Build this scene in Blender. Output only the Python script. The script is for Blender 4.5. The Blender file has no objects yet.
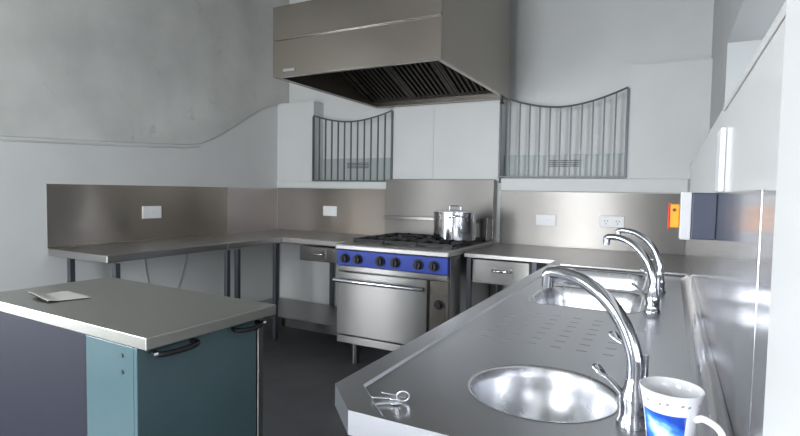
import bpy, bmesh, math, random
from mathutils import Vector, Matrix
random.seed(7)
S = bpy.context.scene
COL = S.collection
PI = math.pi

# ------------------------------------------------------------------ materials
def lin(c):
    return tuple((v/255/12.92) if v/255 <= 0.04045 else ((v/255+0.055)/1.055)**2.4 for v in c) + (1.0,)

def new_mat(name):
    m = bpy.data.materials.new(name); m.use_nodes = True
    nt = m.node_tree; b = nt.nodes['Principled BSDF']
    return m, nt, b

def plain(name, rgb, rough=0.5, metal=0.0, noise=0.0, nscale=8.0, bump=0.0, bscale=40.0, coat=0.0, spec=None):
    m, nt, b = new_mat(name)
    b.inputs['Base Color'].default_value = lin(rgb)
    b.inputs['Roughness'].default_value = rough
    b.inputs['Metallic'].default_value = metal
    b.inputs['Coat Weight'].default_value = coat
    if spec is not None: b.inputs['Specular IOR Level'].default_value = spec
    tc = nt.nodes.new('ShaderNodeTexCoord')
    if noise:
        n = nt.nodes.new('ShaderNodeTexNoise'); n.inputs['Scale'].default_value = nscale; n.inputs['Detail'].default_value = 5
        nt.links.new(tc.outputs['Object'], n.inputs['Vector'])
        r = nt.nodes.new('ShaderNodeMapRange'); r.inputs['From Min'].default_value = .3; r.inputs['From Max'].default_value = .7
        r.inputs['To Min'].default_value = 1-noise; r.inputs['To Max'].default_value = 1+noise*.4
        nt.links.new(n.outputs['Fac'], r.inputs['Value'])
        mx = nt.nodes.new('ShaderNodeMix'); mx.data_type = 'RGBA'; mx.blend_type = 'MULTIPLY'; mx.inputs[0].default_value = 1
        mx.inputs[6].default_value = lin(rgb)
        nt.links.new(r.outputs['Result'], mx.inputs[7]); nt.links.new(mx.outputs[2], b.inputs['Base Color'])
    if bump:
        n2 = nt.nodes.new('ShaderNodeTexNoise'); n2.inputs['Scale'].default_value = bscale; n2.inputs['Detail'].default_value = 4
        nt.links.new(tc.outputs['Object'], n2.inputs['Vector'])
        bp = nt.nodes.new('ShaderNodeBump'); bp.inputs['Strength'].default_value = bump; bp.inputs['Distance'].default_value = .01
        nt.links.new(n2.outputs['Fac'], bp.inputs['Height']); nt.links.new(bp.outputs['Normal'], b.inputs['Normal'])
    return m

def steel(name, rgb=(188, 186, 183), rough=0.28, stretch=(1, 1, 60), wave=0.04, vary=0.07, aniso=0.0):
    """Brushed stainless sheet: streaked roughness plus a slow waviness of the sheet."""
    m, nt, b = new_mat(name)
    b.inputs['Base Color'].default_value = lin(rgb); b.inputs['Metallic'].default_value = 1.0
    if aniso:      # grain runs level, so highlights smear up and down
        b.inputs['Anisotropic'].default_value = aniso
        t = nt.nodes.new('ShaderNodeCombineXYZ'); t.inputs[0].default_value = .013; t.inputs[1].default_value = .017; t.inputs[2].default_value = 1
        nt.links.new(t.outputs[0], b.inputs['Tangent'])
    tc = nt.nodes.new('ShaderNodeTexCoord')
    mp = nt.nodes.new('ShaderNodeMapping'); mp.inputs['Scale'].default_value = stretch
    nt.links.new(tc.outputs['Object'], mp.inputs['Vector'])
    n = nt.nodes.new('ShaderNodeTexNoise'); n.inputs['Scale'].default_value = 6; n.inputs['Detail'].default_value = 6
    nt.links.new(mp.outputs['Vector'], n.inputs['Vector'])
    r = nt.nodes.new('ShaderNodeMapRange'); r.inputs['To Min'].default_value = max(.05, rough-vary*.4); r.inputs['To Max'].default_value = rough+vary*.4
    nt.links.new(n.outputs['Fac'], r.inputs['Value']); nt.links.new(r.outputs['Result'], b.inputs['Roughness'])
    n2 = nt.nodes.new('ShaderNodeTexNoise'); n2.inputs['Scale'].default_value = 2.2; n2.inputs['Detail'].default_value = 1
    nt.links.new(tc.outputs['Object'], n2.inputs['Vector'])
    bp = nt.nodes.new('ShaderNodeBump'); bp.inputs['Strength'].default_value = wave; bp.inputs['Distance'].default_value = .08
    nt.links.new(n2.outputs['Fac'], bp.inputs['Height']); nt.links.new(bp.outputs['Normal'], b.inputs['Normal'])
    return m

M = {}
M['wall'] = plain('white_wall_paint', (212, 213, 212), .45, noise=.04, nscale=3, bump=.06, bscale=14)
M['plaster'] = plain('old_grey_plaster', (205, 205, 201), .7, noise=.20, nscale=1.9, bump=.5, bscale=4)
def scuffs(m):
    nt = m.node_tree; b = nt.nodes['Principled BSDF']; src = b.inputs['Base Color'].links[0].from_socket
    tc = nt.nodes.new('ShaderNodeTexCoord'); n = nt.nodes.new('ShaderNodeTexNoise'); n.inputs['Scale'].default_value = 4.5; n.inputs['Detail'].default_value = 7; n.inputs['Roughness'].default_value = .65
    nt.links.new(tc.outputs['Object'], n.inputs['Vector'])
    r = nt.nodes.new('ShaderNodeMapRange'); r.inputs['From Min'].default_value = .62; r.inputs['From Max'].default_value = .74; r.inputs['To Min'].default_value = 0; r.inputs['To Max'].default_value = .45
    nt.links.new(n.outputs['Fac'], r.inputs['Value'])
    mx = nt.nodes.new('ShaderNodeMix'); mx.data_type = 'RGBA'; mx.inputs[7].default_value = lin((128, 129, 134))
    nt.links.new(r.outputs['Result'], mx.inputs[0]); nt.links.new(src, mx.inputs[6]); nt.links.new(mx.outputs[2], b.inputs['Base Color'])
scuffs(M['plaster'])
M['gloss_white'] = plain('glossy_white_wall_panel', (220, 220, 218), .12, bump=.03, bscale=3)
M['upper_paint'] = plain('grey_white_paint', (188, 190, 190), .5, noise=.05, nscale=4)
M['trim'] = plain('white_gloss_trim', (232, 234, 238), .3)
M['ceiling'] = plain('ceiling_paint', (128, 128, 126), .7)
M['floor'] = plain('dark_grey_vinyl', (92, 93, 96), .42, noise=.2, nscale=6, bump=.03, bscale=60)
M['steel'] = steel('brushed_stainless', (148, 146, 144), .30, wave=.02, vary=.015, aniso=.95)
M['top_steel'] = steel('bench_top_stainless', (182, 180, 178), .34, (30, 1, 1), .02, .05)
M['splash'] = steel('splashback_stainless', (164, 160, 156), .42, (1, 1, 50), .03, .03, .93)
M['splash_mirror'] = steel('polished_splashback_stainless', (226, 218, 215), .32, (1, 1, 50), .03, .03)
M['splash_brown'] = steel('left_splashback_stainless', (196, 187, 176), .26, (1, 1, 50), .08, .06, .8)
M['tap_wall_steel'] = steel('tap_wall_stainless', (196, 196, 201), .17, (1, 1, 30), .10, .06)
M['bench_steel'] = steel('worktop_stainless', (224, 225, 230), .31, (40, 1, 1), .02, .05)
M['bowl_steel'] = steel('pressed_bowl_stainless', (235, 236, 240), .27, (3, 3, 3), .0, .05)
M['hood'] = steel('hood_stainless', (154, 147, 138), .26, (1, 1, 50), .05, .06, .3)
M['hood_dark'] = plain('dark_filter_metal', (84, 78, 72), .5, metal=.8, noise=.2)  # dark brown-grey filter metal, tone varied at random
M['island_top'] = steel('island_worktop_stainless', (182, 182, 176), .36, (1, 40, 1), .02, .05)
M['chrome'] = plain('chrome', (214, 215, 220), .07, metal=1)
M['legs'] = plain('dark_grey_leg_paint', (84, 86, 92), .4, metal=.5)
M['black'] = plain('matt_black', (26, 26, 30), .45)
M['cast'] = plain('black_cast_iron', (24, 24, 28), .55, bump=.1, bscale=120)
M['blue'] = plain('blue_control_panel', (30, 60, 160), .35)
M['teal'] = plain('teal_cabinet_panel', (74, 97, 103), .22, noise=.04)
M['slate'] = plain('slate_purple_panel', (40, 41, 52), .6, noise=.05, spec=.2)
M['white_plastic'] = plain('white_plastic', (236, 236, 236), .3)
M['slot'] = plain('socket_slot', (60, 60, 62), .5)
M['grey_plastic'] = plain('light_grey_plastic', (196, 196, 198), .4)
M['navy_plastic'] = plain('dark_blue_grey_plastic', (62, 68, 84), .35)
M['orange'] = plain('orange_plastic', (250, 160, 30), .35)
M['red'] = plain('red_plastic', (222, 50, 38), .35)
M['paper'] = plain('cream_paper', (206, 204, 196), .8)
M['ceramic'] = plain('white_glazed_ceramic', (240, 240, 242), .12, coat=.3)
M['bar'] = plain('grey_bar_paint', (92, 98, 102), .4, metal=.3)
M['niche'] = plain('grey_niche_panel', (176, 182, 182), .35)
M['vent'] = plain('dark_vent', (92, 94, 94), .5)
M['lead'] = plain('grey_cable', (150, 152, 158), .5)
M['ring'] = plain('keyring_steel', (240, 241, 244), .42, metal=1)
M['filler'] = plain('wall_filler', (176, 178, 176), .8)

def glass_mat():
    m = bpy.data.materials.new('window_glass'); m.use_nodes = True; nt = m.node_tree
    nt.nodes.remove(nt.nodes['Principled BSDF'])
    out = nt.nodes['Material Output']
    t = nt.nodes.new('ShaderNodeBsdfTransparent'); g = nt.nodes.new('ShaderNodeBsdfGlossy'); g.inputs['Roughness'].default_value = .03
    mx = nt.nodes.new('ShaderNodeMixShader'); mx.inputs[0].default_value = .07
    nt.links.new(t.outputs[0], mx.inputs[1]); nt.links.new(g.outputs[0], mx.inputs[2]); nt.links.new(mx.outputs[0], out.inputs['Surface'])
    return m
M['glass'] = glass_mat()

def mug_print():
    """Blue picture with a pale flying shape across its middle."""
    m, nt, b = new_mat('mug_picture_print')
    tc = nt.nodes.new('ShaderNodeTexCoord')
    mp = nt.nodes.new('ShaderNodeMapping'); mp.vector_type = 'TEXTURE'
    mp.inputs['Location'].default_value = (-.012, -.034, .052); mp.inputs['Rotation'].default_value = (0, .55, -.3); mp.inputs['Scale'].default_value = (.040, .05, .022)
    n = nt.nodes.new('ShaderNodeTexNoise'); n.inputs['Scale'].default_value = 1.6; n.inputs['Detail'].default_value = 3
    nt.links.new(tc.outputs['Object'], mp.inputs['Vector']); nt.links.new(mp.outputs['Vector'], n.inputs['Vector'])
    ln = nt.nodes.new('ShaderNodeVectorMath'); ln.operation = 'LENGTH'; nt.links.new(mp.outputs['Vector'], ln.inputs[0])
    ad = nt.nodes.new('ShaderNodeMath'); ad.operation = 'MULTIPLY_ADD'; ad.inputs[1].default_value = 1.3
    nt.links.new(n.outputs['Fac'], ad.inputs[0]); nt.links.new(ln.outputs['Value'], ad.inputs[2])
    cr = nt.nodes.new('ShaderNodeValToRGB'); e = cr.color_ramp.elements
    e[0].position = .50; e[0].color = lin((240, 247, 250)); e[1].position = 1.0; e[1].color = lin((34, 78, 186))
    k = cr.color_ramp.elements.new(.62); k.color = lin((150, 205, 242))
    k = cr.color_ramp.elements.new(.75); k.color = lin((70, 132, 222))
    dv = nt.nodes.new('ShaderNodeMath'); dv.operation = 'MULTIPLY'; dv.inputs[1].default_value = .5
    nt.links.new(ad.outputs[0], dv.inputs[0]); nt.links.new(dv.outputs[0], cr.inputs['Fac']); nt.links.new(cr.outputs['Color'], b.inputs['Base Color'])
    b.inputs['Roughness'].default_value = .15
    return m
M['print'] = mug_print()

# ------------------------------------------------------------------ mesh helpers
def box(bm, x0, x1, y0, y1, z0, z1, bev=0.0, seg=2):
    r = bmesh.ops.create_cube(bm, size=1)
    vs = r['verts']
    for v in vs:
        v.co = Vector((x0+(v.co.x+.5)*(x1-x0), y0+(v.co.y+.5)*(y1-y0), z0+(v.co.z+.5)*(z1-z0)))
    if bev:
        es = list({e for v in vs for e in v.link_edges})
        bmesh.ops.bevel(bm, geom=es, offset=bev, segments=seg, affect='EDGES', profile=.5)

def cyl(bm, p0, p1, r0, r1=None, seg=20, bev=0.0):
    r1 = r0 if r1 is None else r1
    p0 = Vector(p0); p1 = Vector(p1); d = p1-p0
    q = Vector((0, 0, 1)).rotation_difference(d).to_matrix().to_4x4()
    bmesh.ops.create_cone(bm, cap_ends=True, segments=seg, radius1=r0, radius2=r1, depth=d.length,
                          matrix=Matrix.Translation((p0+p1)/2) @ q)

def lathe(bm, prof, c=(0, 0, 0), seg=40, close_bottom=False):
    rings = []
    for (r, z) in prof:
        if r < 1e-6: rings.append([bm.verts.new((c[0], c[1], c[2]+z))])
        else: rings.append([bm.verts.new((c[0]+r*math.cos(2*PI*i/seg), c[1]+r*math.sin(2*PI*i/seg), c[2]+z)) for i in range(seg)])
    for a, b in zip(rings, rings[1:]):
        for i in range(seg):
            j = (i+1) % seg
            if len(a) == 1 and len(b) == 1: continue
            if len(a) == 1: bm.faces.new((a[0], b[j], b[i]))
            elif len(b) == 1: bm.faces.new((a[i], a[j], b[0]))
            else: bm.faces.new((a[i], a[j], b[j], b[i]))

def spline(pts, n=6):
    pts = [Vector(p) for p in pts]; out = []
    P = [2*pts[0]-pts[1]]+pts+[2*pts[-1]-pts[-2]]
    for i in range(1, len(P)-2):
        for k in range(n):
            t = k/n; a, b, c, d = P[i-1], P[i], P[i+1], P[i+2]
            out.append(.5*((2*b)+(c-a)*t+(2*a-5*b+4*c-d)*t*t+(3*b-a-3*c+d)*t**3))
    out.append(pts[-1]); return out

def tube(bm, pts, r, seg=12, closed=False, rs=None, flat=1.0):
    pts = [Vector(p) for p in pts]; n = len(pts); rings = []; up = None
    for i, p in enumerate(pts):
        if closed: t = pts[(i+1) % n]-pts[i-1]
        else: t = pts[min(i+1, n-1)]-pts[max(i-1, 0)]
        t.normalize()
        if up is None:
            up = Vector((0, 0, 1)) if abs(t.z) < .9 else Vector((1, 0, 0))
        a = (up-t*up.dot(t)).normalized(); b = t.cross(a); up = a
        rr = rs[i] if rs else r
        rings.append([bm.verts.new(p+a*rr*flat*math.cos(2*PI*k/seg)+b*rr*math.sin(2*PI*k/seg)) for k in range(seg)])
    for i in range(n if closed else n-1):
        A = rings[i]; B = rings[(i+1) % n]
        for k in range(seg):
            bm.faces.new((A[k], A[(k+1) % seg], B[(k+1) % seg], B[k]))
    if not closed:
        bm.faces.new(rings[0][::-1]); bm.faces.new(rings[-1])

def prism(bm, poly, z0, z1, axis='z'):
    """Extrude a polygon. axis z: poly in (x,y); axis x: poly in (y,z), z0..z1 along x; axis y: poly in (x,z) along y."""
    def mk(p, h):
        if axis == 'z': return (p[0], p[1], h)
        if axis == 'x': return (h, p[0], p[1])
        return (p[0], h, p[1])
    a = [bm.verts.new(mk(p, z0)) for p in poly]; b = [bm.verts.new(mk(p, z1)) for p in poly]
    bm.faces.new(a); bm.faces.new(b)
    n = len(poly)
    for i in range(n):
        bm.faces.new((a[i], a[(i+1) % n], b[(i+1) % n], b[i]))

def BM(): return bmesh.new()

def root_of(o):
    while o.parent: o = o.parent
    return o

def link(name, bm, mat, parent=None, smooth=False, bevel=0.0, loc=None, angle=40):
    """World-space bmesh -> ONE mesh object. Children sit at the origin of their thing."""
    bmesh.ops.recalc_face_normals(bm, faces=bm.faces)
    if loc is None:
        if parent is not None: loc = root_of(parent).location.copy()
        else:
            xs = [v.co for v in bm.verts]
            loc = Vector(((min(c.x for c in xs)+max(c.x for c in xs))/2, (min(c.y for c in xs)+max(c.y for c in xs))/2, min(c.z for c in xs)))
    loc = Vector(loc)
    bm.transform(Matrix.Translation(-loc))
    me = bpy.data.meshes.new(name); bm.to_mesh(me); bm.free()
    me.materials.append(M[mat] if isinstance(mat, str) else mat)
    o = bpy.data.objects.new(name, me); COL.objects.link(o)
    if parent is not None: o.parent = parent
    else: o.location = loc
    if smooth:
        for p in me.polygons: p.use_smooth = True
        me.set_sharp_from_angle(angle=math.radians(angle))
    if bevel:
        md = o.modifiers.new('edge', 'BEVEL'); md.width = bevel; md.segments = 2; md.limit_method = 'ANGLE'; md.angle_limit = math.radians(40)
    return o

def tag(o, label, cat, group=None):
    o['label'] = label; o['category'] = cat
    if group: o['group'] = group
    return o

def thing(name, label, cat, loc, group=None):
    o = bpy.data.objects.new(name, None); COL.objects.link(o); o.location = loc; o.empty_display_size = .05
    return tag(o, label, cat, group)

def struct(name, bm, mat, label=None, **k):
    o = link(name, bm, mat, **k); o['kind'] = 'structure'
    return o

def bpart(name, mat, parent, *dims, bevel=0.0, **k):
    bm = BM(); box(bm, *dims); return link(name, bm, mat, parent, bevel=bevel, **k)

def dup(root, loc, rotz=0.0, label=None, group=None):
    r = root.copy(); COL.objects.link(r); r.location = loc; r.rotation_euler = (0, 0, rotz)
    if label: r['label'] = label
    if group: r['group'] = group
    for ch in list(root.children):
        c = ch.copy(); COL.objects.link(c); c.parent = r
        for g in list(ch.children):
            d = g.copy(); COL.objects.link(d); d.parent = c
    return r

# ------------------------------------------------------------------ key positions (metres; camera above the origin)
XL = -3.645        # left wall
YB = 4.145         # back wall, lower face
YN = 4.31          # back wall, recessed face
XW = 0.108         # right wall, lower face
XU = 0.215         # right wall, upper face
YR = -1.6          # wall behind the camera
ZC = 3.45
H = 0.90

# ------------------------------------------------------------------ room shell
b = BM(); box(b, XL-.2, 1.0, YR-.2, YN+.2, -.06, 0); struct('floor', b, 'floor')
b = BM(); box(b, XL-.2, 1.0, YR-.2, YN+.2, ZC, ZC+.06); struct('ceiling', b, 'ceiling')

# left wall with a window opening (beside the camera, out of frame)
LW = (-.95, .35, 0.55, 1.95)   # y0,y1,z0,z1
b = BM()
box(b, XL-.2, XL, LW[1], YN, 0, ZC); box(b, XL-.2, XL, YR, LW[0], 0, ZC)
box(b, XL-.2, XL, LW[0], LW[1], 0, LW[2]); box(b, XL-.2, XL, LW[0], LW[1], LW[3], ZC)
wl = struct('wall_left', b, 'wall')
# thick old plaster above, its lower edge sweeping up to the corner
edge = [(.36, 1.60), (1.64, 1.612), (2.4, 1.645), (2.99, 1.677), (3.15, 1.70), (3.29, 1.756), (3.5, 1.87), (3.73, 2.01), (3.9, 2.11), (4.1, 2.18), (YN-.005, 2.2)]
b = BM(); prism(b, edge+[(YN-.005, ZC-.005), (.36, ZC-.005)], XL+.0005, XL+.014, 'x')
struct('wall_left_plaster', b, 'plaster', bevel=.009)
b = BM(); pts = [(XL+.03, y, z-.012) for y, z in edge[:4]]; tube(b, [(XL+.004, y, z-.022) for y, z in edge[:5]], .007, 8)
struct('trim_1', b, 'plaster', smooth=True)

# back wall: lower face, two piers, a middle panel, recess behind
b = BM()
box(b, XL, 1.0, YN, YN+.2, 0, ZC)
box(b, XL, XW, YB, YN, 0, 1.40)
box(b, XL, -3.18, YB, YN, 1.40, 2.20)
box(b, -2.27, -1.868, YB, YN, 1.40, 2.22)
box(b, -1.866, -1.27, YB, YN, 1.40, 2.22)
box(b, -.30, XU, YB, YN, 1.40, 2.265)
struct('wall_back', b, 'wall')
# ledges under the barred niches
b = BM(); box(b, XL+.002, -2.302, YB-.014, YB-.001, 1.336, 1.402); struct('trim_2', b, 'wall', bevel=.006)
b = BM(); box(b, -1.248, XW-.004, YB-.014, YB-.001, 1.336, 1.44); struct('trim_3', b, 'wall', bevel=.006)

# right wall: glossy lower face, ledge, high window recess
b = BM(); box(b, XW, XU+.35, YR, YN, 0, 1.54); struct('wall_right', b, 'gloss_white')
b = BM()
box(b, XU, XU+.35, 3.0, YN, 1.54, ZC)
box(b, XU, XU+.35, YR, 3.0, 2.07, ZC)
box(b, XU, XU+.35, YR, .62, 1.54, 2.07)
struct('wall_right_upper', b, 'upper_paint')
b = BM(); box(b, XW-.004, XW-.0005, .70, 1.48, 1.525, 1.538)
struct('trim_4', b, 'gloss_white', bevel=.003)
# white architrave at the doorway beside the camera
b = BM()
prism(b, [(XW-.001, .662), (XW-.006, .662), (XW-.008, .640), (XW-.014, .634), (XW-.014, .606), (XW-.020, .600), (XW-.020, .55), (XW-.028, .54), (XW-.028, .40), (XW-.001, .40)], 0.002, 2.3)
struct('trim_5', b, 'wall', bevel=.0015)

# rear wall with a glazed door and two windows (behind the camera, they light the room)
DO = (-1.95, -.95, 0.05, 2.25)
W3 = (-3.3, -2.5, .6, 2.0)
b = BM()
for x0, x1 in ((XL-.2, W3[0]), (W3[1], DO[0]), (DO[1], 1.0)): box(b, x0, x1, YR-.2, YR, 0, ZC)
box(b, DO[0], DO[1], YR-.2, YR, DO[3], ZC); box(b, DO[0], DO[1], YR-.2, YR, 0, DO[2])
box(b, W3[0], W3[1], YR-.2, YR, W3[3], ZC); box(b, W3[0], W3[1], YR-.2, YR, 0, W3[2])
struct('wall_rear', b, 'wall')

def frame(name, ax, pos, a0, a1, z0, z1, nx=1, nz=1, wd=.05):
    b = BM()
    def bx(p0, p1, q0, q1):
        if ax == 'y': box(b, p0, p1, pos-.03, pos+.03, q0, q1)
        else: box(b, pos-.03, pos+.03, p0, p1, q0, q1)
    bx(a0, a0+wd, z0, z1); bx(a1-wd, a1, z0, z1); bx(a0+wd, a1-wd, z0, z0+wd); bx(a0+wd, a1-wd, z1-wd, z1)
    for i in range(1, nx): c = a0+(a1-a0)*i/nx; bx(c-.02, c+.02, z0+wd, z1-wd)
    for i in range(1, nz): c = z0+(z1-z0)*i/nz; bx(a0+wd, a1-wd, c-.02, c+.02)
    o = struct(name, b, 'trim')
    g = BM()
    if ax == 'y': box(g, a0+wd, a1-wd, pos-.003, pos+.003, z0+wd, z1-wd)
    else: box(g, pos-.003, pos+.003, a0+wd, a1-wd, z0+wd, z1-wd)
    p = link('pane', g, 'glass', loc=o.location); p.parent = o; p.location = (0, 0, 0)
    return o
dr = frame('door_1', 'y', YR-.1, DO[0], DO[1], .62, DO[3], nz=2)
b = BM(); box(b, DO[0], DO[1], YR-.13, YR-.07, DO[2], .619); dp = link('door_light_block', b, 'trim', loc=dr.location); dp.parent = dr; dp.location = (0, 0, 0)  # unseen solid panel, added to keep low door light off the bench end
frame('window_1', 'y', YR-.1, *W3, nx=2)
frame('window_2', 'x', XL-.1, *LW, nx=2)

frame('window_3', 'x', XU+.30, .64, 2.98, 1.545, 2.065, nx=3, wd=.04)

# ------------------------------------------------------------------ benches along the walls
def leg(parent, x, y, z1, z0=0.0, w=.034, mat='legs'):
    b = BM(); box(b, x-w/2, x+w/2, y-w/2, y+w/2, z0+.012, z1); o = link('leg', b, mat, parent, bevel=.003)
    b = BM(); cyl(b, (x, y, z0), (x, y, z0+.0115), w*.45, seg=16); link('foot', b, 'black', o)
    return o

def worktop(parent, x0, x1, y0, y1, mat='top_steel', th=.048):
    b = BM(); box(b, x0, x1, y0, y1, H-th, H); return link('worktop', b, mat, parent, bevel=.006)

XF = -2.996
t = thing('work_bench', 'stainless wall bench on dark legs with its open end above the steel island', 'bench', ((XL+XF)/2, 2.37, 0), 'benches on the window wall')
worktop(t, XL+.0125, XF, 1.897, 2.848)
for x, y in ((-3.43, 1.93), (XF+.035, 1.93), (XF+.045, 2.80)): leg(t, x, y, H-.049)
t = thing('work_bench', 'short stainless corner bench between the open-ended bench and the drawer bench', 'bench', ((XL+XF)/2, 3.49, 0), 'benches on the window wall')
worktop(t, XL+.0125, XF, 2.852, YB-.0008)
leg(t, XF+.045, 2.905, H-.049)
leg(t, XF-.012, 3.40, H-.049); leg(t, -3.62, YB-.03, H-.049)
t = thing('work_bench', 'stainless bench with one drawer and a low shelf beside the blue-panelled cooker', 'bench', (-2.6, 3.8, 0))
worktop(t, XF+.004, -2.172, 3.456, YB-.0008)
leg(t, -2.235, 3.50, H-.049); leg(t, -2.235, YB-.05, H-.049); leg(t, XF+.09, YB-.05, H-.049)
b = BM(); box(b, -3.598, -2.26, 3.46, YB-.075, .186, .196); box(b, XF+.02, -2.26, 3.45, 3.459, .12, .196)
link('undershelf', b, 'steel', t, bevel=.002)
d = bpart('drawer', 'steel', t, -2.80, -2.19, 3.47, 3.95, .715, .838, bevel=.003)
b = BM(); box(b, -2.665, -2.52, 3.466, 3.4695, .745, .815); link('handle_plate', b, 'steel', d, bevel=.002)
b = BM(); tube(b, spline([(-2.645, 3.468, .785), (-2.64, 3.44, .782), (-2.59, 3.432, .78), (-2.545, 3.44, .782), (-2.54, 3.468, .785)]), .007, 10); link('handle', b, 'chrome', d, smooth=True)

# right-hand back bench with drawer (wraps behind the sink bench)
t = thing('work_bench', 'stainless bench with one drawer between the cooker and the sink bench', 'bench', (-.6, 3.7, 0))
b = BM(); prism(b, [(-1.252, 3.325), (-.634, 3.325), (-.634, 3.10), (XW-.0008, 3.10), (XW-.0008, YB-.0008), (-1.252, YB-.0008)], H-.03, H); link('worktop', b, 'top_steel', t, bevel=.004)
for x, y in ((-1.22, 3.36), (-1.22, YB-.05), (.07, YB-.05), (-.77, 3.36)): leg(t, x, y, H-.031)
d = bpart('drawer', 'steel', t, -1.19, -.80, 3.335, 3.85, .70, .862, bevel=.003)
b = BM(); box(b, -1.055, -.905, 3.331, 3.3345, .75, .825); link('handle_plate', b, 'steel', d, bevel=.002)
b = BM(); tube(b, spline([(-1.04, 3.333, .80), (-1.035, 3.305, .797), (-.98, 3.298, .795), (-.925, 3.305, .797), (-.92, 3.333, .80)]), .009, 10); link('handle', b, 'chrome', d, smooth=True)

# ------------------------------------------------------------------ splashbacks
ZS = 1.328
def splash(dims, label, mat='splash', extra=None):
    b = BM(); box(b, *dims)
    if extra: extra(b)
    return tag(link('splashback', b, mat, bevel=.001), label, 'splashback', 'steel splashbacks')
splash((XL+.0005, XL+.0045, 1.90, 3.462, H+.0004, ZS), 'long dark steel splashback with a white socket above the open-ended bench', 'splash_brown', lambda b: box(b, XL+.0046, XL+.03, 1.90, 3.462, H+.0004, H+.0016))
splash((XL+.0005, XL+.003, 3.466, YB-.006, H+.0004, ZS), 'short pale steel splashback filling the corner beyond the long dark one', 'splash_mirror', lambda b: box(b, XL+.0031, XL+.03, 3.466, YB-.006, H+.0004, H+.0016))
splash((XL+.008, -2.302, YB-.005, YB-.0008, H+.0004, ZS+.004), 'steel splashback with a white socket beside the cooker, below the narrower barred niche')
splash((-1.248, XW-.006, YB-.005, YB-.0008, H+.0004, ZS+.004), 'steel splashback with two white sockets behind the sink bench')
def lip(b): box(b, XW-.012, XW-.005, .802, .806, H-.04, ZS)
splash((XW-.005, XW-.0005, .802, YB-.007, H+.0004, ZS), 'steel splashback along the taps, with an orange isolator switch on it', 'tap_wall_steel')
splash((XW-.0045, XW-.0005, .664, .799, .0004, ZS-.002), 'narrow upright steel strip between the tap splashback and white door trim', 'tap_wall_steel')

# ------------------------------------------------------------------ sink bench
XR0, Y0, Y1 = -.627, .802, 3.085
t = thing('sink_bench', 'stainless sink bench with one round and two oblong bowls and a cut-off corner', 'sink bench', (-.26, 1.95, 0))
ZB = .8945
outer = [(XR0, .90), (-.528, Y0), (XW-.0008, Y0), (XW-.0008, Y1), (XR0, Y1)]
inner = [(XR0+.055, .925), (-.461, Y0+.012), (XW-.012, Y0+.012), (XW-.012, Y1-.03), (XR0+.055, Y1-.03)]
inner2 = [(XR0+.0605, .927), (-.4585, Y0+.017), (XW-.012, Y0+.017), (XW-.012, Y1-.036), (XR0+.0605, Y1-.036)]
def circle(cx, cy, r, n=48): return [(cx+r*math.cos(2*PI*i/n), cy+r*math.sin(2*PI*i/n)) for i in range(n)]
def rrect(x0, x1, y0, y1, r, n=8):
    out = []
    for cx, cy, a in ((x1-r, y1-r, 0), (x0+r, y1-r, 90), (x0+r, y0+r, 180), (x1-r, y0+r, 270)):
        for i in range(n+1):
            q = math.radians(a+90*i/n); out.append((cx+r*math.cos(q), cy+r*math.sin(q)))
    return out
RC = (-.231, 1.106); RR = .155
R1 = (-.487, -.088, 1.985, 2.415); R2 = (-.505, -.095, 2.475, 3.01)
holes = [circle(*RC, RR), rrect(*R1, .07), rrect(*R2, .07)]
b = BM()
def loop(poly, z): return [b.verts.new((x, y, z)) for x, y in poly]
L0 = loop(outer, H-.048); L1 = loop(outer, H); L2 = loop(inner, H); L3 = loop(inner2, ZB)
for A, B in ((L0, L1), (L1, L2), (L2, L3)):
    for i in range(5): b.faces.new((A[i], A[(i+1) % 5], B[(i+1) % 5], B[i]))
es = [b.edges.get((L3[i], L3[(i+1) % 5])) for i in range(5)]
for h in holes:
    V = loop(h, ZB)
    for i in range(len(V)): es.append(b.edges.new((V[i], V[(i+1) % len(V)])))
bmesh.ops.triangle_fill(b, edges=es, use_beauty=True, normal=(0, 0, 1))
top = link('worktop', b, 'bench_steel', t)
top.data.materials[0] = M['bench_steel']
# round bowl
b = BM()
prof = [(RR+.004, .001), (RR, .0005), (RR-.004, -.004)]
for i in range(1, 12):
    a = i/11*PI/2; prof.append(((RR-.006)*math.cos(a)**.75*.985 if i < 11 else .03, -.004-.15*math.sin(a)))
lathe(b, prof+[(.022, -.156), (0, -.156)], (RC[0], RC[1], ZB), 56)
rb = link('round_bowl', b, 'bowl_steel', t, smooth=True, angle=60)
b = BM(); lathe(b, [(.030, -.1525), (.029, -.150), (.020, -.151), (.006, -.154), (0, -.154)], (RC[0], RC[1], ZB), 28); link('drain', b, 'chrome', rb, smooth=True)
def oblong(R):
    b = BM(); rings = []
    for ins, dz, rr in ((-.006, .001, .076), (0, .0005, .07), (.006, -.006, .066), (.014, -.06, .066), (.022, -.15, .07), (.04, -.175, .075), (.09, -.182, .06)):
        rings.append([b.verts.new((x, y, ZB+dz)) for x, y in rrect(R[0]+ins, R[1]-ins, R[2]+ins, R[3]-ins, rr)])
    for A, B in zip(rings, rings[1:]):
        n = len(A)
        for i in range(n): b.faces.new((A[i], A[(i+1) % n], B[(i+1) % n], B[i]))
    b.faces.new(rings[-1])
    o = link('oblong_bowl', b, 'bowl_steel', t, smooth=True, angle=60)
    b = BM(); cx = (R[0]+R[1])/2; cy = (R[2]+R[3])/2
    lathe(b, [(.035, -.1815), (.034, -.178), (.022, -.179), (0, -.1805)], (cx, cy, ZB), 28); link('drain', b, 'chrome', o, smooth=True)
oblong(R1); oblong(R2)
b = BM(); rr = .045; cx, cz = XW-.0055-rr, ZB+rr+.0003
pf = [(cx+rr*math.sin(q), cz-rr*math.cos(q)) for q in [i/10*PI/2 for i in range(11)]]
prism(b, pf+[(cx+rr+.0002, ZB+.0003)], Y0+.006, Y1-.05, 'y')
link('wall_cove', b, 'tap_wall_steel', t, smooth=True)
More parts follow.
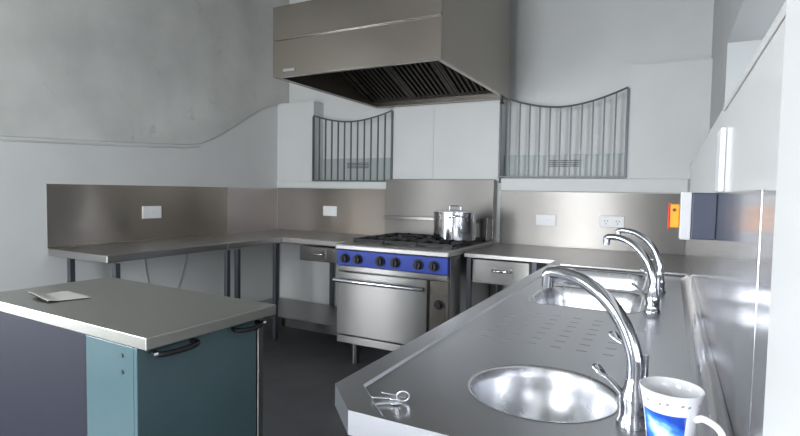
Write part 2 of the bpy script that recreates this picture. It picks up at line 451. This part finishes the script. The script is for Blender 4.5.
# pressed drainer slots between the bowls
b = BM()
for i in range(6):
    for k in range(7):
        x = -.47+.068*i; y = 1.44+.062*k
        if (x-RC[0])**2+(y-RC[1])**2 < .2**2: continue
        box(b, x-.014, x+.014, y-.0035, y+.0035, ZB+.0002, ZB+.0007, .0003, 1)
link('drainer_groove_pattern', b, 'top_steel', t)
b = BM(); box(b, XR0+.07, XW-.02, Y1-.026, Y1-.004, H+.0003, H+.013); link('raised_lip', b, 'top_steel', t, bevel=.002)
for x, y in ((-.57, 1.02), (.06, .86), (-.57, 3.03), (.06, 3.03), (-.57, 2.0)): leg(t, x, y, H-.049)

# ------------------------------------------------------------------ taps
def make_tap(loc, label, group):
    t = thing('swan_neck_tap', label, 'tap', loc, group)
    X, Y, Z = loc
    b = BM(); lathe(b, [(0, 0), (.0285, 0), (.0285, .007), (.025, .012), (.0235, .03), (.0255, .046), (.0235, .058), (.0175, .074), (.0155, .088), (0, .088)], (X, Y, Z), 32)
    link('tap_body', b, 'chrome', t, smooth=True)
    b = BM()
    pth = spline([(0, 0, .083), (-.002, 0, .125), (-.022, 0, .178), (-.058, 0, .222), (-.105, 0, .25), (-.150, 0, .260), (-.184, 0, .258), (-.195, 0, .250)], 7)
    n = len(pth); rs = [.0155-.004*i/(n-1) for i in range(n)]
    tube(b, [Vector((X, Y, Z))+p for p in pth], .013, 16, rs=rs)
    sp = link('spout', b, 'chrome', t, smooth=True, angle=60)
    b = BM(); cyl(b, (X-.189, Y, Z+.253), (X-.191, Y, Z+.228), .0125, .0120, 20); link('nozzle', b, 'chrome', sp, smooth=True)
    def lever(p0, p1, nm):
        p0 = Vector((X, Y, Z))+Vector(p0); p1 = Vector((X, Y, Z))+Vector(p1)
        b = BM(); pp = spline([p0, p0.lerp(p1, .35)+Vector((0, 0, .002)), p0.lerp(p1, .7)-Vector((0, 0, .002)), p1], 6)
        m = len(pp); rs = []
        for i in range(m):
            u = i/(m-1); rs.append(.008-.003*math.sin(min(1, u/.6)*PI/2)+(.0065 if u > .75 else .0065*max(0, (u-.5)/.25)))
        rs[-1] = .006
        tube(b, pp, .006, 12, rs=rs, flat=.55)
        link(nm, b, 'chrome', t, smooth=True, angle=60)
    lever((-.016, -.012, .058), (-.078, -.004, .094), 'lever')
    b = BM(); cyl(b, (X-.004, Y+.036, Z), (X-.004, Y+.036, Z+.125), .0125, .011, 20); cyl(b, (X-.001, Y+.012, Z+.03), (X-.003, Y+.034, Z+.03), .012, .012, 16)
    link('valve_stem', b, 'chrome', t, smooth=True)
    lever((-.012, .036, .115), (-.075, .05, .150), 'lever')
    return t
def ang(dx, dy): return math.atan2(dy, dx)-PI      # spout points along local -X
g = 'chrome swan neck taps'
tap = make_tap((-.046, 1.020, ZB+.0005), 'tall chrome swan-neck tap over the round bowl, just behind the mug', g)
tap.rotation_euler.z = ang(-.184, .075)
dup(tap, (-.046, 2.06, ZB+.0005), ang(-.17, .085), 'chrome swan-neck tap over the oblong bowl next to the drainer slots', g)
dup(tap, (-.033, 2.50, ZB+.0005), ang(-.18, .07), 'chrome swan-neck tap partly hidden behind another, by the oblong bowl at the back bench', g)

# ------------------------------------------------------------------ keys and mug on the sink bench
KD = Vector((-.017, -.0085, 0))
t = thing('key_ring', 'bunch of silver keys on a split ring by the cut-off bench corner', 'keys', (-.465, .89, ZB))
kz = ZB+.001
def key(p, a, ln, hw, nm, mat='ring', tilt=.0):
    b = BM()
    prof = rrect(-hw, hw, -hw*.85, hw*.85, hw*.45, 4); prism(b, prof, 0, .0022)
    b2 = []
    prism(b, [(-hw*.9, -.0035), (-hw-ln, -.0035), (-hw-ln-.003, 0), (-hw-ln, .0038), (-hw-ln*.75, .0025), (-hw-ln*.55, .0042), (-hw-ln*.3, .0028), (-hw*.9, .0042)], 0.0002, .002)
    b.transform(Matrix.Translation(Vector(p)+KD) @ Matrix.Rotation(a, 4, 'Z') @ Matrix.Rotation(tilt, 4, 'Y'))
    return link(nm, b, mat, t, bevel=.0004)
key((-.452, .892, kz+.002), .75, .038, .012, 'key', tilt=.0)
key((-.458, .900, kz+.006), .62, .034, .011, 'key', tilt=.08)
key((-.456, .922, kz+.004), .35, .028, .010, 'key', tilt=.10)
b = BM(); pts = []
for i in range(28):
    q = 2*PI*i/28; v = Vector((.0125*math.cos(q), .0, math.sin(q)*.0125+.0150)); v.rotate(Matrix.Rotation(.35, 3, 'X')); v.rotate(Matrix.Rotation(.5, 3, 'Z')); pts.append(Vector((-.443, .905, ZB+.001))+v+KD)
tube(b, pts, .0017, 8, closed=True); link('split_ring', b, 'ring', t, smooth=True)

MX, MY = .0125, .915
t = thing('mug', 'flared white china mug with a blue printed picture beside the round bowl tap', 'mug', (MX, MY, ZB+.0005))
prof_o = [(0, 0), (.0285, 0), (.0305, .002), (.0315, .006), (.0335, .03), (.0362, .055), (.0395, .08), (.0432, .102), (.0468, .1175)]
prof_i = [(.0455, .1185), (.0443, .1175), (.0412, .102), (.0375, .08), (.0342, .055), (.0315, .03), (.0285, .008), (0, .006)]
b = BM(); lathe(b, prof_o+prof_i, (MX, MY, ZB+.0005), 56)
link('mug_body', b, 'ceramic', t, smooth=True, angle=60)
hd = Vector((.86, -.50, 0)).normalized()
b = BM(); tube(b, spline([Vector((MX, MY, ZB))+hd*r+Vector((0, 0, z)) for r, z in ((.0385, .080), (.052, .086), (.074, .079), (.082, .058), (.074, .037), (.052, .026), (.0325, .024))], 6), .0042, 12, flat=1.3)
link('handle', b, 'ceramic', t, smooth=True, angle=60)
def mug_r(z):
    for (r0, z0), (r1, z1) in zip(prof_o[2:], prof_o[3:]):
        if z0 <= z <= z1: return r0+(r1-r0)*(z-z0)/(z1-z0)
b = BM(); grid = []
for k in range(11):
    z = .012+.074*k/10; row = []
    for i in range(17):
        a = math.radians(-158+100*i/16); r = mug_r(z)+.0004
        row.append(b.verts.new((MX+r*math.cos(a), MY+r*math.sin(a), ZB+.0005+z)))
    grid.append(row)
for k in range(10):
    for i in range(16): b.faces.new((grid[k][i], grid[k][i+1], grid[k+1][i+1], grid[k+1][i]))
link('printed_picture', b, 'print', t, smooth=True)
b = BM()
for i in range(26):
    a = 2*PI*i/26
    if i % 3 == 2: continue
    z = .100+.0015*(i % 2); r = mug_r(z)+.0003; v = []
    for da, dz in ((-.06, 0), (.06, .0008), (.05, .0046), (-.035, .0038)):
        rr = mug_r(z+dz)+.0003; v.append(b.verts.new((MX+rr*math.cos(a+da), MY+rr*math.sin(a+da), ZB+.0005+z+dz)))
    b.faces.new(v)
link('rim_pattern', b, 'lead', t)

# ------------------------------------------------------------------ isolator switch on the tap wall
t = thing('isolator_switch', 'grey isolator switch box with an orange and red rotary handle on the steel splashback', 'switch', (.06, 1.56, 1.205))
bpart('backbox', 'navy_plastic', t, .048, XW-.0055, 1.512, 1.60, 1.207, 1.327, bevel=.003)
bpart('cover', 'grey_plastic', t, .022, .0475, 1.510, 1.602, 1.205, 1.329, bevel=.003)
hnd = bpart('rotary_handle', 'orange', t, -.002, .0215, 1.53, 1.582, 1.234, 1.296, bevel=.003)
b = BM(); cyl(b, (-.0045, 1.556, 1.265), (-.0022, 1.556, 1.265), .0008, seg=8); b.free()
bpart('warning_plate', 'red', hnd, -.0055, -.0022, 1.526, 1.586, 1.230, 1.300, bevel=.001)
b = BM(); cyl(b, (.009, 1.5285, 1.281), (.009, 1.5299, 1.281), .0042, seg=16); link('padlock_hole', b, 'slot', hnd)

b = BM(); box(b, XW-.012, XW-.0005, 1.405, 1.505, 1.3295, 1.478)
tag(link('cable_trunking', b, 'trim', bevel=.002), 'short white cable cover rising up the wall above the orange isolator switch', 'trunking')

# ------------------------------------------------------------------ sockets
def socket_plate(name, label, x, z, w, h, slots):
    """plate on the back wall splashback facing -Y"""
    y = YB-.0055
    t = thing(name, label, 'socket', (x, y, z-h/2), 'white electrical plates')
    bpart('plate', 'white_plastic', t, x-w/2, x+w/2, y-.009, y, z-h/2, z+h/2, bevel=.003)
    if slots:
        for dx in (-w*.24, w*.24):
            b = BM()
            for sx, sz, a in ((-.010, .004, .5), (.010, .004, -.5), (0, -.016, 0)):
                c = BM(); box(c, -.0022, .0022, -.0006, 0, -.006, .006); c.transform(Matrix.Translation((x+dx+sx, y-.0091, z+sz)) @ Matrix.Rotation(a, 4, 'Y'))
                me = bpy.data.meshes.new('tmp'); c.to_mesh(me); c.free(); b.from_mesh(me); bpy.data.meshes.remove(me)
            link('socket_slots', b, 'slot', t)
            bpart('rocker', 'white_plastic', t, x+dx-.006, x+dx+.006, y-.0115, y-.0092, z+.020, z+.036, bevel=.001)
    else:
        bpart('rocker', 'white_plastic', t, x-.016, x+.016, y-.0115, y-.0092, z-.012, z+.012, bevel=.001)
    return t
socket_plate('wall_socket', 'white wall plate on the steel splashback between corner and cooker', -2.962, 1.112, .165, .098, False)
socket_plate('wall_socket', 'plain white wall plate without slots on the splashback just beside the cooker splash', -.872, 1.108, .158, .09, False)
socket_plate('wall_socket', 'white double socket with slots on the steel splashback behind the taps', -.385, 1.116, .17, .085, True)
x = XL+.005; t = thing('wall_socket', 'white wall plate on the long dark splashback above the open-ended bench', 'socket', (x, 2.672, 1.07), 'white electrical plates')
bpart('plate', 'white_plastic', t, x, x+.009, 2.59, 2.755, 1.07, 1.168, bevel=.003)
bpart('rocker', 'white_plastic', t, x+.0092, x+.0115, 2.655, 2.69, 1.105, 1.13, bevel=.001)

# ------------------------------------------------------------------ barred guards over the niches
def guard(x0, x1, zb, ze, sag, label):
    y = YB-.012
    t = thing('bar_guard', label, 'guard', ((x0+x1)/2, y, zb), 'curved bar guards')
    def top(x): u = (x-x0)/(x1-x0)*2-1; return ze-sag*(1-abs(u)**1.8)
    n = 13
    for i in range(n):
        x = x0+(x1-x0)*i/(n-1); r = .008 if i in (0, n-1) else .0055
        b = BM(); box(b, x-r, x+r, y-r, y+r, zb+.012, top(x)-.004); link('bar', b, 'bar', t)
    b = BM(); box(b, x0-.009, x1+.009, y-.01, y+.01, zb, zb+.0115); link('bottom_rail', b, 'bar', t)
    b = BM(); tube(b, [(x0+(x1-x0)*i/32, y, top(x0+(x1-x0)*i/32)+.003) for i in range(33)], .0075, 8); link('top_rail', b, 'bar', t, smooth=True)
    return t
guard(-3.172, -2.278, 1.404, 2.05, .08, 'grey barred guard with a dipped top rail over the niche beside the corner')
guard(-1.262, -.308, 1.445, 2.105, .115, 'grey barred guard with a dipped top rail over the niche above the sockets')
for x0, x1, z0, lab, vx, lab2 in ((-3.175, -2.275, 1.402, 'pale grey panel along the foot of the niche beside the corner', -2.74, 'small dark slotted vent behind the guard beside the corner'),
                                 (-1.265, -.305, 1.402, 'pale grey panel along the foot of the niche above the sockets', -.765, 'small dark slotted vent behind the guard above the sockets')):
    b = BM(); box(b, x0, x1, YN-.022, YN-.001, z0, 1.635); tag(link('niche_panel', b, 'niche', bevel=.002), lab, 'panel', 'niche foot panels')
    t = thing('vent_grille', lab2, 'vent', (vx, YN-.0235, 1.53), 'niche vents')
    y = YN-.0225
    bpart('grille_frame', 'niche', t, vx-.14, vx+.14, y-.004, y, 1.53, 1.60, bevel=.001)
    b = BM()
    for i in range(4): box(b, vx-.125, vx+.125, y-.0055, y-.0042, 1.538+.015*i, 1.546+.015*i)
    link('grille_slats', b, 'vent', t)

# ------------------------------------------------------------------ range cooker
SX0, SX1, SF = -2.151, -1.258, 3.074
t = thing('range_cooker', 'stainless six burner range cooker with a blue control panel', 'cooker', ((SX0+SX1)/2, 3.55, 0))
bpart('body', 'steel', t, SX0+.006, SX1-.006, SF+.05, 3.98, .20, .885, bevel=.003)
b = BM(); box(b, SX0, SX1, SF-.01, 4.0, .887, .93); link('hob_top', b, 'top_steel', t, bevel=.010)
cp = bpart('control_panel', 'blue', t, SX0+.012, SX1-.010, SF+.006, SF+.049, .775, .886, bevel=.003)
for x in (-2.068, -1.958, -1.775, -1.655, -1.480, -1.365):
    b = BM(); k = Vector((x, SF+.006, .828))
    cyl(b, k+Vector((0, -.0005, 0)), k+Vector((0, -.008, 0)), .038, .037, 24); cyl(b, k+Vector((0, -.008, 0)), k+Vector((0, -.034, 0)), .029, .026, 24)
    box(b, x-.006, x+.006, SF-.038, SF-.02, .806, .850, .002, 1)
    o = link('knob', b, 'black', cp, smooth=True)
bpart('trim_rail', 'steel', t, SX0+.014, SX1-.012, SF+.012, SF+.049, .735, .772, bevel=.004)
od = bpart('oven_door', 'steel', t, SX0+.010, -1.412, SF+.004, SF+.048, .268, .728, bevel=.006)
b = BM(); z = .672
tube(b, [(SX0+.02, SF-.045, z), (-1.42, SF-.045, z)], .016, 14)
for x in (SX0+.06, -1.46): cyl(b, (x, SF-.045, z), (x, SF+.0035, z+.006), .009, .009, 12)
link('handle', b, 'chrome', od, smooth=True)
sp = bpart('thermostat_panel', 'hood', t, -1.395, SX1-.012, SF+.010, SF+.049, .21, .728, bevel=.003)
b = BM(); k = Vector((-1.325, SF+.0095, .575)); cyl(b, k, k+Vector((0, -.008, 0)), .034, .033, 24); cyl(b, k+Vector((0, -.008, 0)), k+Vector((0, -.036, 0)), .024, .021, 24); box(b, -1.331, -1.319, SF-.03, SF-.012, .552, .598, .002, 1)
link('thermostat_knob', b, 'black', sp, smooth=True)
bpart('kick_plate', 'steel', t, SX0+.010, -1.412, SF+.012, SF+.048, .205, .258, bevel=.003)
for x in (-2.10, -1.32):
    for y in (3.28, 3.9):
        b = BM(); cyl(b, (x, y, .0), (x, y, .012), .034, .034, 20); cyl(b, (x, y, .012), (x, y, .199), .030, .030, 20); link('leg', b, 'steel', t, smooth=True)
# hob grates: three castings, each over two burners
for i in range(3):
    x0 = SX0+.045+.27*i; x1 = x0+.262; y0, y1 = 3.24, 3.93; z0, z1 = .9302, .962
    b = BM()
    for (a0, a1, c0, c1) in ((x0, x0+.018, y0, y1), (x1-.018, x1, y0, y1), (x0+.018, x1-.018, y0, y0+.018), (x0+.018, x1-.018, y1-.018, y1), (x0+.018, x1-.018, (y0+y1)/2-.009, (y0+y1)/2+.009)): box(b, a0, a1, c0, c1, z0+.008, z1-.004)
    for cy in (y0+.195, y1-.195):
        cx = (x0+x1)/2
        for q in range(4):
            a = q*PI/2; d = Vector((math.cos(a), math.sin(a), 0)); L = .125 if q % 2 == 0 else .185
            p = Vector((cx, cy, 0))
            s = p+d*.045; e = p+d*L; n = Vector((-d.y, d.x, 0))*.006
            xs = sorted((s.x-abs(n.x), s.x+abs(n.x), e.x-abs(n.x), e.x+abs(n.x))); ys = sorted((s.y-abs(n.y), s.y+abs(n.y), e.y-abs(n.y), e.y+abs(n.y)))
            box(b, xs[0], xs[-1], ys[0], ys[-1], z1-.016, z1)
    for fx in (x0+.009, x1-.009):
        for fy in (y0+.009, y1-.009): box(b, fx-.008, fx+.008, fy-.008, fy+.008, z0, z0+.0085)
    gt = link('burner_grate', b, 'cast', t)
    for cy in (y0+.195, y1-.195):
        b = BM(); lathe(b, [(0, .0005), (.06, .0005), (.058, .008), (.04, .010), (.036, .018), (0, .019)], ((x0+x1)/2, cy, .9302), 24); link('burner', b, 'cast', gt, smooth=True)
b = BM(); box(b, -2.294, SX1-.022, 4.06, 4.10, .935, 1.425); link('cooker_splashback', b, 'splash', t, bevel=.006)
b = BM(); box(b, -2.27, SX1-.03, 3.98, 4.059, 1.088, 1.098); box(b, -2.27, SX1-.03, 3.975, 3.982, 1.072, 1.10); link('plate_shelf', b, 'steel', t, bevel=.002)
b = BM(); box(b, SX1-.095, SX1-.03, 3.93, 4.059, .935, 1.115); link('flue_box', b, 'steel', t, bevel=.004)

# stock pot standing on the grate
PX, PY, PZ = -1.432, 3.60, .9625
t = thing('stock_pot', 'shiny steel stock pot with lid and loop handles on the hob', 'pot', (PX, PY, PZ))
b = BM(); R = .158
lathe(b, [(0, 0), (R-.008, 0), (R, .008), (R, .196), (R+.005, .198), (R+.005, .203), (R-.004, .203), (R-.004, .01), (0, .008)], (PX, PY, PZ), 64); link('pot_body', b, 'chrome', t, smooth=True)
b = BM(); lathe(b, [(R+.006, .2035), (R+.006, .208), (R-.01, .213), (.08, .224), (0, .228), (0, .222), (R-.012, .2045)], (PX, PY, PZ), 56); lid = link('lid', b, 'chrome', t, smooth=True)
b = BM(); tube(b, spline([(PX-.045, PY, PZ+.224), (PX-.04, PY, PZ+.246), (PX, PY, PZ+.252), (PX+.04, PY, PZ+.246), (PX+.045, PY, PZ+.224)]), .006, 10); link('lid_handle', b, 'chrome', lid, smooth=True)
for a in (math.radians(118), math.radians(-62)):
    d = Vector((math.cos(a), math.sin(a), 0)); n = Vector((-d.y, d.x, 0)); c = Vector((PX, PY, PZ+.165))
    b = BM(); tube(b, spline([c+n*.052+d*(R-.01), c+n*.054+d*(R+.035)+Vector((0, 0, .012)), c+d*(R+.055)+Vector((0, 0, .018)), c-n*.054+d*(R+.035)+Vector((0, 0, .012)), c-n*.052+d*(R-.01)]), .0065, 10)
    link('handle', b, 'chrome', t, smooth=True)

# ------------------------------------------------------------------ extraction hood
HX0, HX1, HY0, HY1, HZ, HT = -2.437, -1.190, 2.722, 4.118, 2.077, 2.548
t = thing('extractor_hood', 'large stainless extraction hood hanging above the range cooker', 'extractor hood', ((HX0+HX1)/2, 3.42, HZ))
th = .012
b = BM()
box(b, HX0, HX1, HY0, HY0+th, HZ, 2.318); box(b, HX0, HX1, HY0+.004, HY0+th, 2.318, 2.330); box(b, HX0, HX1, HY0, HY0+th, 2.330, HT)
box(b, HX0, HX0+th, HY0+th, HY1, HZ, HT); box(b, HX1-th, HX1, HY0+th, HY1, HZ, HT)
box(b, HX0+th, HX1-th, HY1-th, HY1, HZ, HT); box(b, HX0+th, HX1-th, HY0+th, HY1-th, HT-th, HT)
link('canopy', b, 'hood', t, bevel=.002)
b = BM(); box(b, HX0+.003, HX1-.003, HY0-.006, HY0-.0005, 2.322, 2.34); link('front_band', b, 'hood', t, bevel=.002)
b = BM()
for (a0, a1, c0, c1) in ((HX0+th, HX1-th, HY0+th, HY0+.045), (HX0+th, HX0+.04, HY0+.045, HY1-.06), (HX1-.04, HX1-th, HY0+.045, HY1-.06)): box(b, a0, a1, c0, c1, HZ+.002, HZ+.012)
box(b, HX0+th, HX1-th, HY1-.06, HY1-th, HZ+.002, HZ+.05)
link('gutter', b, 'hood', t, bevel=.002)
# filter bank sloping up from the back gutter to the front
ya, za, yb_, zb_ = HY1-.075, HZ+.055, HY0+.30, HT-.05
def fpt(x, u, n):   # u along slope 0..1, n normal offset (down/forward)
    d = Vector((0, yb_-ya, zb_-za)); L = d.length; d.normalize(); nn = Vector((0, d.z, -d.y))
    if nn.z > 0: nn = -nn
    return Vector((x, ya, za))+d*u*L+nn*n
def slab(b, x0, x1, u0, u1, n0, n1):
    V = [b.verts.new(fpt(x, u, n)) for x in (x0, x1) for u in (u0, u1) for n in (n0, n1)]
    for f in ((0, 1, 3, 2), (4, 6, 7, 5), (0, 4, 5, 1), (2, 3, 7, 6), (0, 2, 6, 4), (1, 5, 7, 3)): b.faces.new([V[i] for i in f])
W = (HX1-HX0-2*th-.02)/3
for i in range(3):
    x0 = HX0+th+.01+W*i; x1 = x0+W-.006
    b = BM(); slab(b, x0, x1, 0, 1, -.02, -.016)
    slab(b, x0, x0+.022, 0, 1, -.0155, .012); slab(b, x1-.022, x1, 0, 1, -.0155, .012); slab(b, x0+.022, x1-.022, 0, .03, -.0155, .012); slab(b, x0+.022, x1-.022, .97, 1, -.0155, .012)
    if i != 1 or True:
        n = 9
        for k in range(n):
            xx = x0+.03+(x1-x0-.06)*k/(n-1); slab(b, xx-.008, xx+.008, .03, .97, -.012, .010)
    link('baffle_filter', b, 'hood_dark', t)
b = BM(); box(b, HX0+.30, HX1-.002, HY0+.35, HY1-.05, HT+.001, ZC-.001); link('duct_casing', b, 'hood', t)
b = BM(); box(b, -2.345, -2.245, HY0-.004, HY0-.0006, 2.108, 2.128); link('badge', b, 'chrome', t, bevel=.001)
b = BM(); cyl(b, (HX1-.05, HY1-.03, HZ+.0015), (HX1-.05, HY1-.03, HZ-.03), .008, seg=12); cyl(b, (HX1-.065, HY1-.03, HZ-.03), (HX1-.035, HY1-.03, HZ-.03), .009, seg=12); link('drain_cock', b, 'black', t, smooth=True)

# ------------------------------------------------------------------ island
IA = -.034
t = thing('island_counter', 'island counter with a steel top and teal side panels', 'counter', (-1.268, .91, 0))
IL, ID = 1.032, .51
def ib(name, mat, par, x0, x1, y0, y1, z0, z1, bevel=0.0):   # local box: x runs 0..-IL, y 0..ID
    b = BM(); box(b, x0, x1, y0, y1, z0, z1); return link(name, b, mat, par, bevel=bevel, loc=(0, 0, 0))
ib('worktop', 'island_top', t, -IL, 0, 0, ID, H-.036, H, .0025)
ib('front_panel', 'teal', t, -.300, -.0605, .001, .019, .06, H-.037, .002)
ib('front_panel', 'slate', t, -IL+.03, -.303, .003, .019, .06, H-.037, .002)
ib('end_panel', 'teal', t, -.060, -.044, .001, ID-.055, .06, H-.037, .002)
ib('back_panel', 'slate', t, -IL+.03, -.062, ID-.05, ID-.035, .06, H-.037)
ib('end_panel', 'slate', t, -IL+.012, -IL+.028, .003, ID-.035, .06, H-.037)
ib('corner_post', 'steel', t, -.060, -.036, ID-.053, ID-.028, .0, H-.037, .002)
ib('plinth', 'black', t, -IL+.06, -.06, .07, ID-.07, 0, .0595)
for z in (.832, .783):
    b = BM(); cyl(b, (-.112, .0006, z), (-.112, -.0025, z), .006, seg=14); link('screw', b, 'slot', t, loc=(0, 0, 0))
for y0, y1 in ((.035, .195), (.335, .465)):
    b = BM(); z = .838
    tube(b, spline([(-.0435, y0+.012, z+.004), (-.020, y0+.010, z+.002), (-.008, y0+.03, z), (-.006, (y0+y1)/2, z-.002), (-.008, y1-.03, z), (-.020, y1-.010, z+.002), (-.0435, y1-.012, z+.004)], 6), .0085, 10)
    hh = link('handle', b, 'black', t, smooth=True, loc=(0, 0, 0))
    b = BM(); cyl(b, (-.018, y0-.004 if y0 < .2 else y1+.004, z+.003), (-.018, y0+.009 if y0 < .2 else y1-.009, z+.003), .009, seg=14); link('end_cap', b, 'chrome', hh, loc=(0, 0, 0))
t.rotation_euler.z = IA

# folded leaflet on the island
t = thing('leaflet', 'open paper booklet lying on the steel island top', 'booklet', (-2.0, 1.075, H+.0005))
def leaf(name, mat, zoff, lift, grow):
    A = Vector((-2.105, 1.030)); B = Vector((-1.945, 1.012)); C_ = Vector((-1.90, 1.135)); D = Vector((-2.09, 1.160))
    b = BM(); N = 10; top = []; bot = []
    for j in range(N+1):
        v = j/N; r1 = []; r2 = []
        for i in range(N+1):
            u = i/N
            p = A.lerp(B, u).lerp(D.lerp(C_, u), v)
            z = H+.0012+zoff+lift*math.exp(-((v-.04)/.16)**2)*(1-.75*u)
            r1.append(b.verts.new((p.x, p.y, z+.001))); r2.append(b.verts.new((p.x, p.y, z)))
        top.append(r1); bot.append(r2)
    for j in range(N):
        for i in range(N):
            b.faces.new((top[j][i], top[j][i+1], top[j+1][i+1], top[j+1][i])); b.faces.new((bot[j][i], bot[j+1][i], bot[j+1][i+1], bot[j][i+1]))
    for s in (lambda k: (0, k), lambda k: (N, k), lambda k: (k, 0), lambda k: (k, N)):
        for k in range(N):
            a, c = s(k), s(k+1); b.faces.new((top[a[0]][a[1]], top[c[0]][c[1]], bot[c[0]][c[1]], bot[a[0]][a[1]]))
    return link(name, b, mat, t, smooth=True)
leaf('cover', 'black', 0, .013, 0); leaf('page', 'paper', .0022, .018, 0)

# cable drooping below the wall bench
b = BM(); tube(b, spline([(XL+.01, 2.60, 1.06), (XL+.012, 2.62, .80), (XL+.01, 2.66, .55), (XL+.012, 2.72, .32), (XL+.02, 2.85, .02)]), .004, 8)
b.free()
b = BM(); tube(b, spline([(XL+.006, 2.62, .842), (XL+.008, 2.61, .7), (XL+.007, 2.66, .5), (XL+.008, 2.78, .33), (XL+.007, 2.90, .45), (XL+.007, 2.98, .66), (XL+.007, 3.02, .842)]), .003, 8)
tag(link('cable', b, 'lead', smooth=True), 'thin grey cable looping down the white wall under the bench', 'cable')

# ------------------------------------------------------------------ daylight through the windows
def area(name, loc, rot, sx, sy, power, col):
    l = bpy.data.lights.new(name, 'AREA'); l.shape = 'RECTANGLE'; l.size = sx; l.size_y = sy; l.energy = power; l.color = col
    o = bpy.data.objects.new(name, l); COL.objects.link(o); o.location = loc; o.rotation_euler = rot
    return o
day = (.92, .962, 1.0)
area('door_daylight', ((DO[0]+DO[1])/2, YR-.17, (.62+DO[3])/2), (PI/2, 0, 0), DO[1]-DO[0], DO[3]-.62, 150, day)
area('rear_window_daylight', ((W3[0]+W3[1])/2, YR-.17, (W3[2]+W3[3])/2), (PI/2, 0, 0), W3[1]-W3[0], W3[3]-W3[2], 40, day)
area('side_window_daylight', (XL-.17, (LW[0]+LW[1])/2, (LW[2]+LW[3])/2), (PI/2, 0, -PI/2), LW[1]-LW[0], LW[3]-LW[2], 80, day)
area('high_window_daylight', (XU+.345, 1.81, 1.805), (PI/2, 0, PI/2), 2.3, .5, 4, day)
w = bpy.data.worlds.new('sky'); w.use_nodes = True; S.world = w
w.node_tree.nodes['Background'].inputs['Color'].default_value = (.8, .9, 1, 1); w.node_tree.nodes['Background'].inputs['Strength'].default_value = .6

# ------------------------------------------------------------------ camera
yaw, pit, rol = (math.radians(a) for a in (27.826, -2.992, .96))
fwd = Vector((-math.sin(yaw)*math.cos(pit), math.cos(yaw)*math.cos(pit), math.sin(pit)))
r = Vector((math.cos(yaw), math.sin(yaw), 0)); u = r.cross(fwd)
r2 = r*math.cos(rol)+u*math.sin(rol); u2 = -r*math.sin(rol)+u*math.cos(rol)
cd = bpy.data.cameras.new('camera'); cam = bpy.data.objects.new('camera', cd); COL.objects.link(cam)
mw = Matrix(((r2.x, u2.x, -fwd.x, 0), (r2.y, u2.y, -fwd.y, 0), (r2.z, u2.z, -fwd.z, 1.318), (0, 0, 0, 1)))
cam.matrix_world = mw
cd.sensor_width = 36; cd.lens = 512.317/800*36; cd.clip_start = .02
S.camera = cam
vs = S.view_settings; vs.view_transform = 'Standard'; vs.look = 'None'; vs.exposure = 0.22; vs.gamma = 1.0; vs.use_curve_mapping = False
